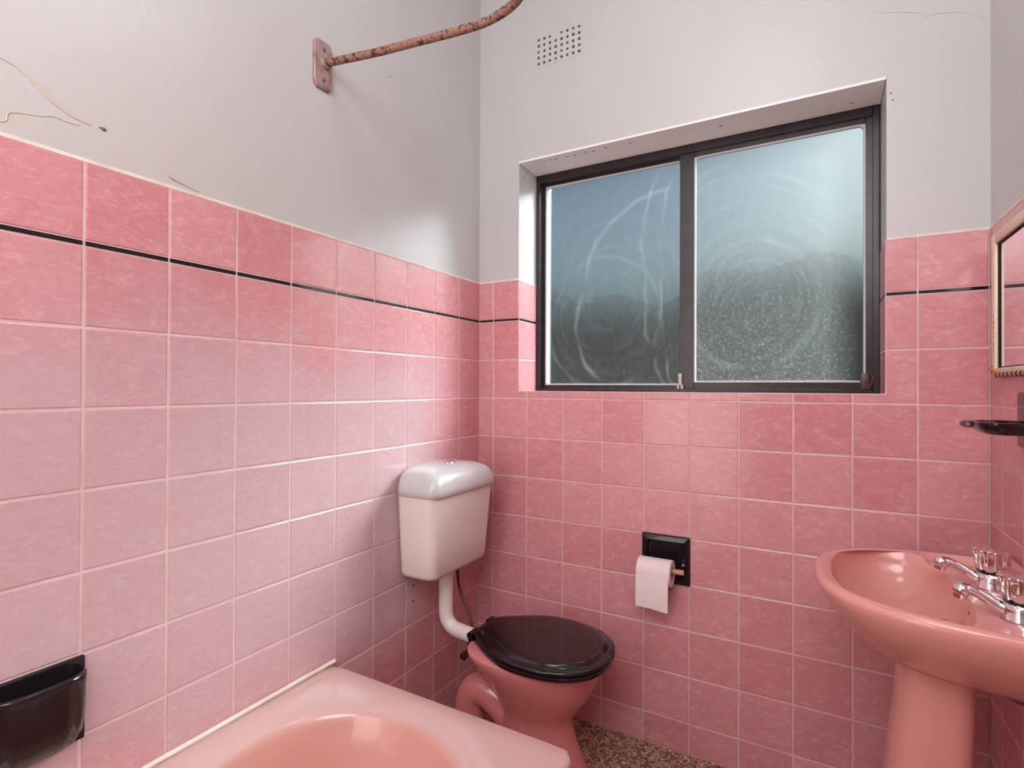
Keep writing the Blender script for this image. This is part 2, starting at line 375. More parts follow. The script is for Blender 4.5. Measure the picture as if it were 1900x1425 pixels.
_tm = {}
def tile_mesh(a, b):
    k = (round(a, 4), round(b, 4))
    if k in _tm: return _tm[k]
    ha, hb, i = a / 2, b / 2, min(.0022, a / 4, b / 4)
    V = [(-ha, .0029, -hb), (ha, .0029, -hb), (ha, .0029, hb), (-ha, .0029, hb)]
    V += [(x, .0010, z) for x, _, z in V[:4]]
    V += [((abs(x) - i) * (1 if x > 0 else -1), 0, (abs(z) - i) * (1 if z > 0 else -1)) for x, _, z in V[:4]]
    F = []
    for k0 in (0, 4):
        for j in range(4): F.append((k0 + j, k0 + (j + 1) % 4, k0 + 4 + (j + 1) % 4, k0 + 4 + j))
    F.append((8, 9, 10, 11))
    me = bpy.data.meshes.new('tile'); me.from_pydata(V, [], F); me.update(); me.materials.append(TILE); _tm[k] = me
    return me
G = .0042
def put_tile(parent, u0, u1, v0, v1, place, rot, me=None, name='tile'):
    if u1 - u0 < .006 or v1 - v0 < .006: return
    o = bpy.data.objects.new(name, me or tile_mesh(u1 - u0 - G, v1 - v0 - G)); COL.objects.link(o); o.parent = parent
    o.location = place((u0 + u1) / 2, (v0 + v1) / 2, random.uniform(-.0003, .0002))
    j = lambda: random.uniform(-.0022, .0022)
    o.rotation_euler = (rot[0] + j(), rot[1], rot[2] + j())
    return o
def strip(parent, u0, u1, place, rot, z=ZS):
    if u1 - u0 < .012: return
    k = ('s', round(u1 - u0, 4))
    if k not in _tm:
        bm = B(); box(bm, (-(u1 - u0 - G) / 2, -.0004, -.0042), ((u1 - u0 - G) / 2, .0029, .0042), .0008, 1)
        me = bpy.data.meshes.new('border_strip'); bm.to_mesh(me); bm.free(); me.materials.append(BLACKSTRIP); _tm[k] = me
    o = bpy.data.objects.new('border_strip', _tm[k]); COL.objects.link(o); o.parent = parent
    o.location = place((u0 + u1) / 2, z, 0); o.rotation_euler = rot
ROWS = [(ZS + .0045, ZT), (ROW0, ZS - .0045)] + [(max(ROW0 - Pt * (k + 1), 0), ROW0 - Pt * k) for k in range(9)]
def joints(first, end):
    out = [0.0]; x = first
    while x < end - .004: out.append(x); x += Pt
    return out + [end]
def grout(parent, u0, u1, v0, v1, holes, pos):
    bm = B(); slab(bm, u0, u1, v0, v1, .0029, .0012, holes, pos); return obj('grout', bm, GROUT, parent)
# back wall tiling (u = x)
pb = lambda u, v, w: (u, w, v)
grout(wall_back, 0, W, 0, ZT, [(WX0, WX1, WZ0, WZ1)], pb)
jb = joints(.0676, W)
holder = (.6756, .8276, .5603, .7123)            # the paper holder takes one tile's place
for u0, u1 in zip(jb, jb[1:]):
    for v0, v1 in ROWS:
        if abs(u0 - .6756) < .01 and abs(v0 - .5603) < .01: continue
        if u1 <= WX0 or u0 >= WX1 or v1 <= WZ0: put_tile(wall_back, u0, u1, v0, v1, pb, (0, 0, 0)); continue
        cut = u0 < WX0 and u1 > WX0, u0 < WX1 and u1 > WX1
        if v0 < WZ0:                                # row that dips under the sill
            if cut[0] or cut[1]:
                e = WX0 if cut[0] else WX1
                cu, cv = (u0 + u1) / 2, (v0 + v1) / 2; g = G / 2
                if cut[0]: poly = [(u0+g, v0+g), (u1-g, v0+g), (u1-g, WZ0-g), (e-g, WZ0-g), (e-g, v1-g), (u0+g, v1-g)]
                else: poly = [(u0+g, v0+g), (u1-g, v0+g), (u1-g, v1-g), (e+g, v1-g), (e+g, WZ0-g), (u0+g, WZ0-g)]
                bm = B(); f = bm.faces.new([bm.verts.new((a - cu, .0029, b - cv)) for a, b in poly])
                r = bmesh.ops.extrude_face_region(bm, geom=[f]); nv = [x for x in r['geom'] if isinstance(x, bmesh.types.BMVert)]
                for v in nv: v.co.y = 0
                top = [x for x in r['geom'] if isinstance(x, bmesh.types.BMFace)][0]
                bmesh.ops.bevel(bm, geom=list(top.edges), offset=.0018, segments=1, affect='EDGES')
                bmesh.ops.recalc_face_normals(bm, faces=bm.faces)
                me = bpy.data.meshes.new('tile'); bm.to_mesh(me); bm.free(); me.materials.append(TILE)
                put_tile(wall_back, u0, u1, v0, v1, pb, (0, 0, 0), me)
            else: put_tile(wall_back, u0, u1, v0, WZ0, pb, (0, 0, 0))
        elif cut[0]: put_tile(wall_back, u0, WX0, v0, v1, pb, (0, 0, 0))
        elif cut[1]: put_tile(wall_back, WX1, u1, v0, v1, pb, (0, 0, 0))
    if u0 < WX0: strip(wall_back, u0, min(u1, WX0), pb, (0, 0, 0))
    if u1 > WX1: strip(wall_back, max(u0, WX1), u1, pb, (0, 0, 0))
# left wall (u = distance from the corner)
pl = lambda u, v, w: (-w, -u, v)
rl = (0, 0, PI / 2)
grout(wall_left, 0, -YF, 0, ZT, [], lambda u, v, w: (-w, -u, v))
jl = joints(.141, -YF)
for u0, u1 in zip(jl, jl[1:]):
    for v0, v1 in ROWS:
        if abs(u0 - 1.357) < .01 and abs(v0 - .5603) < .01: continue      # the soap dish takes this place
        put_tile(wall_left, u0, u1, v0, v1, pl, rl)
    strip(wall_left, u0, u1, pl, rl)
pr = lambda u, v, w: (W + w, -u, v)
rr_ = (0, 0, -PI / 2)
grout(wall_right, 0, -YF, 0, ZT, [], lambda u, v, w: (W + w, -u, v))
jr = joints(.105, -YF)
for u0, u1 in zip(jr, jr[1:]):
    for v0, v1 in ROWS: put_tile(wall_right, u0, u1, v0, v1, pr, rr_)
    strip(wall_right, u0, u1, pr, rr_)
# window reveal tiles: both sides up to the tiling's top, and the sill
rv = [(WZ0, ROW0), (ROW0, ZS - .0045), (ZS + .0045, ZT)]
for nm, X, rot, s in (('l', WX0, rl, -1), ('r', WX1, rr_, 1)):
    place = lambda u, v, w, X=X, s=s: (X + s * w, u, v)
    bm = B(); slab(bm, 0.003, WD, WZ0, ZT, .0029, .0012, [], place); obj('grout', bm, GROUT, wall_back)
    for v0, v1 in rv: put_tile(wall_back, .001, WD, v0, v1, place, rot)
    strip(wall_back, .001, WD, place, rot)
bm = B(); slab(bm, WX0, WX1, .003, WD, WZ0 - .006, WZ0 - .0012, [], lambda u, v, w: (u, v, w)); obj('grout', bm, GROUT, wall_back)
jx = [WX0] + [j for j in jb if WX0 + .02 < j < WX1 - .02] + [WX1]
for u0, u1 in zip(jx, jx[1:]):
    put_tile(wall_back, u0, u1, .0, WD, lambda u, v, w: (u, v, WZ0 + w), (-PI / 2, 0, 0))
# cream bead along the top of the tiles, corner beads
for par, pos, e, hs in ((wall_back, pb, W, [(WX0 - T, WX1 + T, 0, 3)]), (wall_left, lambda u, v, w: (-w, -u, v), -YF, []), (wall_right, lambda u, v, w: (W + w, -u, v), -YF, [])):
    bm = B(); slab(bm, 0, e, ZT - .001, ZT + .006, T, .0004, hs, pos); obj('sealant_bead', bm, CREAM, par)

# wear on the plaster: hairline cracks, peeled patches, nail holes
def ribbon(name, pts, r, m, parent, flat=.35):
    bm = B(); tube(bm, bez(pts, 5), r, 6, True, 1); return obj(name, bm, m, parent)
xl = -T + .0002
FAINT = mat('faint_brown_crack', (.60, .50, .42), .9)
ribbon('crack', [(xl, -1.62, 1.79), (xl, -1.478, 1.7617), (xl, -1.4495, 1.7537), (xl, -1.4121, 1.7249), (xl, -1.3761, 1.7072), (xl, -1.345, 1.7035)], [.0012, .0012, .0016, .0024, .0016, .0012], FAINT, wall_left)
ribbon('crack', [(xl, -1.3334, 1.7056), (xl, -1.3263, 1.7044), (xl, -1.321, 1.7036)], [.001, .0038, .001], STAIN, wall_left)
ribbon('crack', [(xl, -1.54, 1.64), (xl, -1.4735, 1.655), (xl, -1.4632, 1.675), (xl, -1.4195, 1.688), (xl, -1.4041, 1.6948), (xl, -1.3842, 1.6938), (xl, -1.3635, 1.6957)], [.0008, .0012, .0008, .0014, .0009], FAINT, wall_left)
ribbon('crack', [(xl, -1.2075, 1.6585), (xl, -1.1998, 1.652), (xl, -1.1718, 1.6465), (xl, -1.1425, 1.6415)], [.0004, .0014, .0009, .0005], CRACKM, wall_left)
ribbon('crack', [(xl, -.551, 2.196), (xl, -.53, 2.212), (xl, -.503, 2.206), (xl, -.4968, 2.19)], [.0006, .0014, .0008, .0016], FAINT, wall_left)
ribbon('crack', [(xl, -.5473, 2.150), (xl, -.548, 2.12), (xl, -.545, 2.10)], [.0006, .0012, .0008], FAINT, wall_left)
yb_ = T - .0002
ribbon('crack', [(1.33, yb_, 2.29), (1.3587, yb_, 2.2795), (1.4326, yb_, 2.254), (1.455, yb_, 2.236), (1.4799, yb_, 2.235), (1.53, yb_, 2.222), (1.58, yb_, 2.19)], [.0005, .0012, .0010, .0012, .0006], FAINT, wall_back)
for x, y in ((.277, .03), (.302, .026), (.325, .03), (.372, .032), (.402, .035), (.4476, .03), (.4769, .034), (.5241, .03), (.6142, .036), (.9152, .06), (1.2862, .1)):
    ribbon('paint_chip', [(x - .008, y + .002, WZ1 - .0042), (x, y, WZ1 - .0042), (x + .007, y - .001, WZ1 - .0042)], [.0005, random.uniform(.0012, .0022), .0005], STAIN, wall_back)
for x, z in ((.2, 2.03), (1.3755, 2.045), (1.380, 2.024)):
    bm = B(); cyl(bm, (x, T + .001, z), (x, T - .0006, z), .0026, n=10); obj('nail_hole', bm, STAIN, wall_back)
for z in (.5346, .4832):
    bm = B(); cyl(bm, (-.004, -.4055, z), (.0006, -.4055, z), .0035, n=10); obj('screw_hole', bm, DARK, wall_left)

# air vent in the window wall: square holes through a painted grille, one painted shut
vent = thing('air_vent', 'painted square-hole air vent grille high above the window', 'vent', (.3475, T, 2.498))
bm = B(); hs = []
for i in range(8):
    for j in range(5):
        if (i, j) == (3, 4): continue
        s_ = .0052 * random.uniform(.86, 1.05); x, z = -.0833 + .0238 * i + random.uniform(-.0006, .0006), -.045 + .0228 * j + random.uniform(-.0006, .0006)
        hs.append((x - s_, x + s_, z - s_, z + s_))
slab(bm, -.0955, .0955, -.06, .06, -.0012, .010, hs, lambda u, v, w: (u, w, v)); obj('grille', bm, PLASTER, vent)
bm = B(); slab(bm, -.0955, .0955, -.06, .06, .05, .055, [], lambda u, v, w: (u, w, v)); obj('duct_back', bm, DARK, vent)

# ------------------------------------------------------------------ window
win = bpy.data.objects.new('window_1', None); COL.objects.link(win); win['kind'] = 'structure'
win['label'] = 'sliding aluminium window with two dirty frosted panes'
def frame(bm, x0, x1, z0, z1, l, r, b, t_, y0, y1, bev=.0015):
    box(bm, (x0, y0, z0), (x0 + l, y1, z1), bev, 1); box(bm, (x1 - r, y0, z0), (x1, y1, z1), bev, 1)
    box(bm, (x0 + l, y0, z0), (x1 - r, y1, z0 + b), bev, 1); box(bm, (x0 + l, y0, z1 - t_), (x1 - r, y1, z1), bev, 1)
bm = B(); frame(bm, WX0, WX1, WZ0, WZ1 - .004, .014, .018, .012, .030, WD, WD + .055)
box(bm, (WX0 + .014, WD + .018, WZ0 + .012), (WX0 + .018, WD + .024, WZ1 - .03)); obj('outer_frame', bm, ALU, win)
bm = B(); box(bm, (WX0 - .002, -.001, WZ1 - .004), (WX1 + .002, WD, WZ1 + .004), .001, 1); obj('lining_board', bm, mat('white_gloss_timber', (.86, .83, .81), .35), win, label='chipped white painted head lining')
XM = .790
def sash(x0, x1, y, gl, l, r, b, t_, seed):
    z0, z1 = WZ0 + .010, WZ1 - .026
    bm = B(); frame(bm, x0, x1, z0, z1, l, r, b, t_, y, y + .018); s = obj('sash', bm, ALU, win)
    # rounded glazing gasket
    ring = rrect(0, 0, 1, 1, .1, 0)
    gx0, gx1, gz0, gz1 = x0 + l, x1 - r, z0 + b, z1 - t_
    def loop(o, yy, rad):
        out = []
        for sx_, sz_, a0 in ((1, 1, 0), (-1, 1, PI / 2), (-1, -1, PI), (1, -1, 1.5 * PI)):
            rd = (rad if sz_ > 0 else .002) 
            for k in range(7):
                a = a0 + PI / 2 * k / 6; rd2 = max(rd - o, .0004)
                cxx = (gx1 - o - rd2) if sx_ > 0 else (gx0 + o + rd2); czz = (gz1 - o - rd2) if sz_ > 0 else (gz0 + o + rd2)
                out.append(Vector((cxx + rd2 * math.cos(a), yy, czz + rd2 * math.sin(a))))
        return out
    bm = B(); loft(bm, [loop(-.003, y + .012, .003), loop(-.003, y + .003, .003), loop(0, y + .0005, .024), loop(.0035, y + .0005, .022), loop(.0055, y + .004, .02), loop(.0055, y + .012, .02)], False, False)
    obj('gasket', bm, GASKET, s)
    me = bpy.data.meshes.new('pane'); a, b_, c, d = gx0 - .002, gx1 + .002, gz0 - .002, gz1 + .002
    V = [(a, y + .006, c), (b_, y + .006, c), (b_, y + .006, d), (a, y + .006, d), (a, y + .010, c), (b_, y + .010, c), (b_, y + .010, d), (a, y + .010, d)]
    me.from_pydata(V, [], [(0, 1, 2, 3), (7, 6, 5, 4), (0, 4, 5, 1), (1, 5, 6, 2), (2, 6, 7, 3), (3, 7, 4, 0)]); me.materials.append(gl); me.materials.append(CLEAR)
    for i_, p_ in enumerate(me.polygons): p_.material_index = 0 if i_ == 0 else 1
    o = bpy.data.objects.new('pane', me); COL.objects.link(o); o.parent = s
    return s
sl = sash(WX0 + .014, XM + .012, WD + .028, GLASSL, .014, .034, .014, .018, 0)
sr = sash(XM - .028, WX1 - .016, WD + .006, GLASSR, .050, .020, .024, .026, 1)
# meeting-stile latch: a pale lever on two feet; a brown one on the right jamb
bm = B(); y0 = WD - .008
box(bm, (XM - .030, y0, WZ0 + .022), (XM - .018, y0 + .014, WZ0 + .066), .002); box(bm, (XM - .034, y0 - .002, WZ0 + .010), (XM - .026, y0 + .014, WZ0 + .026), .002)
box(bm, (XM - .022, y0 - .002, WZ0 + .010), (XM - .013, y0 + .014, WZ0 + .026), .002); cyl(bm, (XM - .024, y0 - .003, WZ0 + .054), (XM - .024, y0 + .002, WZ0 + .054), .0025, n=12)
obj('latch', bm, LATCHM, win, 40, label='pale worn sash latch')
bm = B(); box(bm, (WX1 - .050, WD - .006, WZ0 + .010), (WX1 - .026, WD + .012, WZ0 + .062), .004)
pts = [(WX1 - .028, WD - .004, WZ0 + .014), (WX1 - .018, WD - .008, WZ0 + .040), (WX1 - .022, WD - .005, WZ0 + .062)]
tube(bm, bez(pts, 5), .0035, 8); obj('latch', bm, mat('maroon_latch', (.075, .030, .036), .4), win, 40, label='maroon jamb latch')
# outside, seen only as a blur
bm = B(); box(bm, (-9, .6, -.3), (12, 9, -.05)); structure('ground', bm, mat('outside_ground', (.12, .12, .09), .95), 'dull ground outside the window')
HEDGE = mat('dark_foliage', (.03, .04, .03), .9)
L(HEDGE, ramp(HEDGE, noise(HEDGE, posn(HEDGE), 5, 4), [(.3, (.012, .018, .014)), (.7, (.06, .075, .055))]), P(HEDGE).inputs['Base Color'])
bm = B(); bmesh.ops.create_grid(bm, x_segments=90, y_segments=40, size=1)
for v in bm.verts:
    u, t_ = v.co.x, (v.co.y + 1) / 2
    x = -8 + (u + 1) * 7; prof = math.sin(t_ * PI)
    z = (2.55 + .18 * math.sin(x * 1.7) + .10 * math.sin(x * 5.3 + 1)) * prof ** .45
    y = 5.1 - .9 * math.cos(t_ * PI)
    v.co = Vector((x + random.uniform(-.05, .05), y + random.uniform(-.07, .07), z - .08 + random.uniform(-.06, .06)))
hd = obj('hedge', bm, HEDGE); hd['label'] = 'dark blurred hedge outside beyond the frosted window panes'; hd['category'] = 'hedge'; hd['kind'] = 'stuff'

# ------------------------------------------------------------------ bathtub
BX0, BX1, BY0, BY1, BZ = .001, .745, -.757, -2.30, .432
cxb, hwb, endl = .365, .258, .225
ye0, ye1 = BY0 - .097 - endl, BY1 + .097 + endl
def in_rr(x0, x1, y0, y1, r):
    def f(x, y):
        dx = max(abs(x - (x0 + x1) / 2) - ((x1 - x0) / 2 - r), 0); dy = max(abs(y - (y0 + y1) / 2) - ((y1 - y0) / 2 - r), 0)
        return (dx * dx + dy * dy) <= r * r and abs(x - (x0 + x1) / 2) <= (x1 - x0) / 2 and abs(y - (y0 + y1) / 2) <= (y1 - y0) / 2
    return f
def bath_dirs():
    out = []
    K = 48
    for k in range(K + 1): a = PI * k / K; out.append(('f', a))
    for k in range(1, 10): out.append(('l', k / 10))
    for k in range(K + 1): a = PI + PI * k / K; out.append(('n', a))
    for k in range(1, 10): out.append(('r', k / 10))
    return out
BD = bath_dirs()
def well(o, z, oe=None):
    oe = o if oe is None else oe; ring = []
    for t_, a in BD:
        if t_ == 'f': ring.append(Vector((cxb + (hwb - o) * math.cos(a), ye0 + (endl - oe) * math.sin(a), z)))
        elif t_ == 'n': ring.append(Vector((cxb + (hwb - o) * math.cos(a), ye1 + (endl - oe) * math.sin(a), z)))
        elif t_ == 'l': ring.append(Vector((cxb - (hwb - o), ye0 + (ye1 - ye0) * a, z)))
        else: ring.append(Vector((cxb + (hwb - o), ye1 + (ye0 - ye1) * a, z)))
    return ring
def rim(o, r, z):
    f = in_rr(BX0 + (o if o > 0 else 0), BX1 - o, BY1 + o, BY0 - o, r); ring = []
    for t_, a in BD:
        if t_ in 'fn':
            x, y = rayhit((cxb, ye0 if t_ == 'f' else ye1), (math.cos(a), math.sin(a)), f)
        elif t_ == 'l': x, y = BX0 + (o if o > 0 else 0), ye0 + (ye1 - ye0) * a
        else: x, y = BX1 - o, ye1 + (ye0 - ye1) * a
        ring.append(Vector((x, y, z)))
    return ring
tub = thing('bathtub', 'pale pink enamelled bathtub along the left wall', 'bathtub', (0, 0, 0))
bm = B()
rings = [rim(.010, .03, 0.0), rim(.010, .03, .385), rim(.001, .028, .388), rim(0, .028, .420), rim(.003, .027, .428), rim(.010, .026, .432), rim(.05, .03, .431),
         well(-.022, .4295), well(-.010, .426), well(0, .416), well(.006, .400), well(.018, .33, .03), well(.035, .22, .07), well(.055, .13, .12), well(.085, .09, .15), well(.13, .078, .175), well(.20, .074, .20)]
loft(bm, rings); bz = N(BATH, 'ShaderNodeSeparateXYZ'); L(BATH, posn(BATH), bz.inputs[0]); fd = N(BATH, 'ShaderNodeMapRange'); fd.inputs['From Min'].default_value = .405; fd.inputs['From Max'].default_value = .429; L(BATH, bz.outputs[2], fd.inputs[0])
L(BATH, mixc(BATH, fd.outputs[0], (.64, .325, .275), (.60, .395, .37)), P(BATH).inputs['Base Color'])   # paler rim: window sheen painted into the enamel colour
obj('tub', bm, BATH, tub, 60)
bm = B(); pts = [(.0072, BY0 + .002, .436)] + [(.0072 + random.uniform(-.0005, .0006), BY0 - .02 - .04 * k, .4365 + random.uniform(-.0006, .0006)) for k in range(38)]
tube(bm, pts, .0062, 8); obj('sealant_bead', bm, CREAM, tub, 60)

# ------------------------------------------------------------------ cistern
CY = -.322
FY = -.32
cis = thing('toilet_cistern', 'off-white plastic toilet cistern hung on the left wall in the corner', 'cistern', (0, CY - .004, .590))
bm = B()
def cr(z, dep, hy, r=.03): return rrect(.0015 + dep / 2, 0, dep / 2, hy, r, z - .592, 8)
loft(bm, [cr(.595, .130, .147, .03), cr(.589, .122, .139, .03)][::-1] + [cr(.598, .139, .156), cr(.610, .145, .162), cr(.70, .151, .168), cr(.80, .157, .175), cr(.864, .161, .179)])
obj('tank', bm, CIST, cis, 50)
bm = B()
def lr(z, f, e, r=.034):      # f: how far the front sits back, e: how far the ends sit in
    dep = .171 - f; return rrect(.0015 + dep / 2, 0, dep / 2, .185 - e, min(r, dep / 2 - .001), z - .592, 8)
loft(bm, [lr(.862, .004, .004), lr(.866, 0, 0), lr(.884, .001, .001), lr(.900, .004, .0045), lr(.915, .010, .010), lr(.927, .019, .019), lr(.936, .031, .032), lr(.943, .047, .052), lr(.948, .066, .080), lr(.951, .090, .115), lr(.952, .12, .15)])
obj('cistern_lid', bm, LIDW, cis, 60)
bm = B(); lathe(bm, (.082, 0, .948 - .592), [(.024, 0), (.026, .004), (.024, .0085), (.017, .011), (.006, .012)], 28)
for v in bm.verts: v.co.y = v.co.y * 1.15
obj('flush_button', bm, CHROME, cis, 50)
bm = B(); cyl(bm, (.075, 0, -.022), (.075, 0, .004), .032, .034, 24); obj('outlet_nut', bm, PIPE, cis, 40)
# flush pipe
fpipe = thing('flush_pipe', 'white plastic flush pipe bending from cistern to toilet', 'pipe', (.075, CY, .57))
bm = B(); c = [(0, 0, .005), (0, 0, -.10)] + [(.055 - .055 * math.cos(a), 0, -.135 - .055 * math.sin(a)) for a in [PI / 2 * k / 8 for k in range(9)]] + [(.09, 0, -.193), (.118, 0, -.197)]
tube(bm, c, .0245, 22); obj('pipe', bm, PIPE, fpipe, 60)
sup = thing('water_supply_pipe', 'thin brown water pipe curving down behind the flush pipe', 'pipe', (.06, -.23, .583))
bm = B(); tube(bm, bez([(.0, .0, .0), (0, .0, -.05), (.008, 0, -.098), (.045, -.01, -.155), (.075, -.02, -.208), (.085, -.03, -.253)], 6), .0052, 10); obj('pipe', bm, HOSE, sup, 60)
bm = B(); cyl(bm, (0, 0, -.012), (0, 0, .006), .010, n=6); obj('pipe_nut', bm, HOSE, sup)
bm = B(); box(bm, (.070, -.045, -.283), (.100, -.015, -.251), .006); cyl(bm, (.085, -.03, -.273), (.085, -.075, -.288), .007, n=12); cyl(bm, (.085, -.075, -.288), (.085, -.09, -.293), .013, .012, n=10)
obj('stop_tap', bm, mat('blackened_brass', (.07, .03, .015), .45, .6), sup, 40)

# ------------------------------------------------------------------ toilet
TY = -.315
toi = thing('toilet', 'pink china toilet pan with closed black seat and lid', 'toilet', (.44, TY, 0))
def egg(z, xb, xf, hw, xm=.52, pb_=2.0, pf=2.1, n=56):
    xc = xb + (xf - xb) * xm; out = []
    for k in range(n):
        a = 2 * PI * k / n; ca, sa = math.cos(a), math.sin(a)
        p_ = pf if ca > 0 else pb_
        ax = (xf - xc) if ca > 0 else (xc - xb)
        out.append(Vector((xc + ax * math.copysign(abs(ca) ** (2 / p_), ca) - .44, hw * math.copysign(abs(sa) ** (2 / p_), sa), z)))
    return out
bm = B()
loft(bm, [egg(0, .27, .600, .115), egg(.02, .27, .597, .113), egg(.06, .28, .582, .104), egg(.12, .30, .555, .092), egg(.185, .315, .540, .086), egg(.215, .30, .552, .096), egg(.25, .28, .578, .113),
          egg(.29, .26, .603, .132), egg(.33, .240, .622, .150, .50, 2.3), egg(.36, .220, .634, .163, .50, 2.7), egg(.378, .212, .640, .169, .50, 2.95), egg(.387, .213, .640, .169, .50, 2.95), egg(.390, .22, .634, .162, .50, 2.95)])
obj('pan', bm, PAN, toi, 60)
bm = B(); tube(bm, bez([(-.06, 0, .10), (-.12, 0, .155), (-.175, 0, .195), (-.215, 0, .205), (-.252, 0, .185), (-.268, 0, .13), (-.270, 0, .06), (-.270, 0, .0)], 6), [.045, .05, .052, .052, .052, .052, .052, .055], 22)
obj('trap', bm, PAN, toi, 60)
bm = B(); tube(bm, [(-.215, 0, .350), (-.238, 0, .358), (-.252, 0, .362)], [.03, .028, .027], 18); obj('inlet_spigot', bm, PAN, toi, 60)
bm = B(); cyl(bm, (-.258, 0, .371), (-.225, 0, .362), .0285, .041, 26); cyl(bm, (-.228, 0, .3625), (-.205, 0, .358), .041, .036, 26); obj('rubber_cone', bm, RUBBER, toi, 40)
def lid(z, o, n=72):
    # outline: straight hinge edge at the back, widest past the middle, blunt oval front
    pts = [(.222, .0), (.222, -.04), (.226, -.062), (.256, -.088), (.315, -.130), (.39, -.168), (.46, -.178), (.53, -.172), (.59, -.150), (.635, -.112), (.660, -.06), (.668, 0)]
    half = bez([(x, y, 0) for x, y in pts], 4)
    full = half + [Vector((v.x, -v.y, 0)) for v in half[-2:0:-1]]
    c0 = Vector((.45, 0, 0)); out = []
    for i, v in enumerate(full):
        a, b_ = full[i - 1], full[(i + 1) % len(full)]; t_ = (b_ - a).normalized(); nrm = Vector((t_.y, -t_.x, 0))
        if nrm.dot(v - c0) < 0: nrm = -nrm
        q = v - nrm * min(o, .012); q = c0 + (q - c0) * (1 - max(o - .012, 0) / .2); out.append(Vector((q.x - .44, q.y, z)))
    return out
bm = B(); loft(bm, [lid(.391, .004), lid(.394, 0), lid(.403, 0), lid(.406, .004)]); obj('seat', bm, BLACKPL, toi, 50)
bm = B(); loft(bm, [lid(.407, .005), lid(.409, .001), lid(.416, .000), lid(.420, .004), lid(.4205, .018), lid(.422, .022), lid(.429, .026), lid(.433, .032), lid(.4345, .045), lid(.4355, .08)])
obj('seat_lid', bm, BLACKPL, toi, 60)
for s in (-1, 1):
    bm = B(); cyl(bm, (-.222, s * .058 - .015, .408), (-.222, s * .058 + .015, .408), .011, n=16); box(bm, (-.231, s * .058 - .012, .388), (-.213, s * .058 + .012, .405), .003)
    obj('hinge', bm, BLACKPL, toi, 40)

# ------------------------------------------------------------------ basin
BYC = -.415
bas = thing('wash_basin', 'pink china pedestal wash basin against the right wall', 'basin', (W - .12, BYC, 0))
bc = (1.345, BYC)
def D(x0, hb, n_=2.8, x1=W - .0015):
    a = x1 - x0
    def f(x, y):
        if x > x1: return False
        dx = max(x1 - x, 0) / a; dy = abs(y - BYC) / hb
        return dx ** n_ + dy ** n_ <= 1
    return f
def bowlf(o):
    def f(x, y):
        dx = (x - 1.345); a = (.123 - o) if dx < 0 else (.113 - o); e = 2.2 if dx < 0 else 2.9
        return abs(dx / a) ** e + abs((y - BYC) / (.223 - o * 1.25)) ** e <= 1
    return f
NA = 96
def ringr(f, z, c_=bc):
    out = []
    for k in range(NA):
        a = 2 * PI * k / NA
        x, y = rayhit(c_, (math.cos(a), math.sin(a)), f)
        zz = z(x, y) if callable(z) else z
        out.append(Vector((x - (W - .12), y - BYC, zz)))
    return out
bm = B()
c2 = (1.42, BYC)
outer = [ringr(D(1.352, .100), .646, c2), ringr(D(1.318, .130), .651, c2), ringr(D(1.282, .168), .673, bc), ringr(D(1.256, .197), .700), ringr(D(1.230, .224), .726), ringr(D(1.208, .246), .753), ringr(D(1.195, .258), .776),
         ringr(D(1.189, .264), .792), ringr(D(1.190, .263), .802), ringr(D(1.196, .257), .808), ringr(D(1.206, .247), .808), ringr(D(1.212, .240, 2.8, 1.585), lambda x, y: .806 if x < 1.42 else .7895)]
inner = [ringr(bowlf(-.003), lambda x, y: .8065 if x < 1.42 else .7893), ringr(bowlf(0), lambda x, y: .803 if x < 1.42 else .787), ringr(bowlf(.003), .780), ringr(bowlf(.009), .762), ringr(bowlf(.022), .738), ringr(bowlf(.045), .718), ringr(bowlf(.075), .706), ringr(bowlf(.100), .703)]
# deck behind the bowl dips slightly so the taps sit on a ledge
loft(bm, outer + inner); obj('bowl', bm, CHINA, bas, 60)
bm = B(); box(bm, (.103, -.255, .795), (.118, .255, .826), .006, 3); obj('upstand', bm, CHINA, bas, 50)
def ped(z, x0, x1, hw, n_=3):
    return [Vector((v.x - (W - .12), v.y - 0, z)) for v in [Vector(((x0 + x1) / 2 + (x1 - x0) / 2 * math.copysign(abs(math.cos(a)) ** (2 / n_), math.cos(a)), hw * math.copysign(abs(math.sin(a)) ** (2 / n_), math.sin(a)), 0)) for a in [2 * PI * k / 48 for k in range(48)]]]
bm = B(); loft(bm, [ped(0, 1.245, 1.468, .110), ped(.03, 1.252, 1.466, .106), ped(.12, 1.282, 1.462, .092), ped(.25, 1.305, 1.462, .080), ped(.40, 1.322, 1.464, .076), ped(.55, 1.338, 1.468, .078), ped(.668, 1.345, 1.472, .082)])
obj('pedestal', bm, CHINA, bas, 60)
bm = B(); tube(bm, [(1.345 - W + .12, .0, .699), (1.345 - W + .12, .0, .7045)], [.020, .022], 20); obj('waste_plug_ring', bm, CHROME, bas, 40)
bm = B(); bmesh.ops.create_uvsphere(bm, u_segments=16, v_segments=8, radius=.009, matrix=Matrix.Translation((1.4535 - W + .12, -.064, .770)) @ Matrix.Rotation(.5, 4, 'X') @ Matrix.Diagonal((.35, 1, .38, 1)))
obj('overflow_slot', bm, DARK, bas)
bm = B(); tube(bm, bez([(.0, -.01, .68), (.045, -.03, .632), (.065, -.04, .622), (.085, -.04, .622), (.118, -.04, .625)], 5), .015, 14); obj('waste_pipe', bm, mat('dark_waste_pipe', (.14, .13, .09), .35, .6), bas, 60)
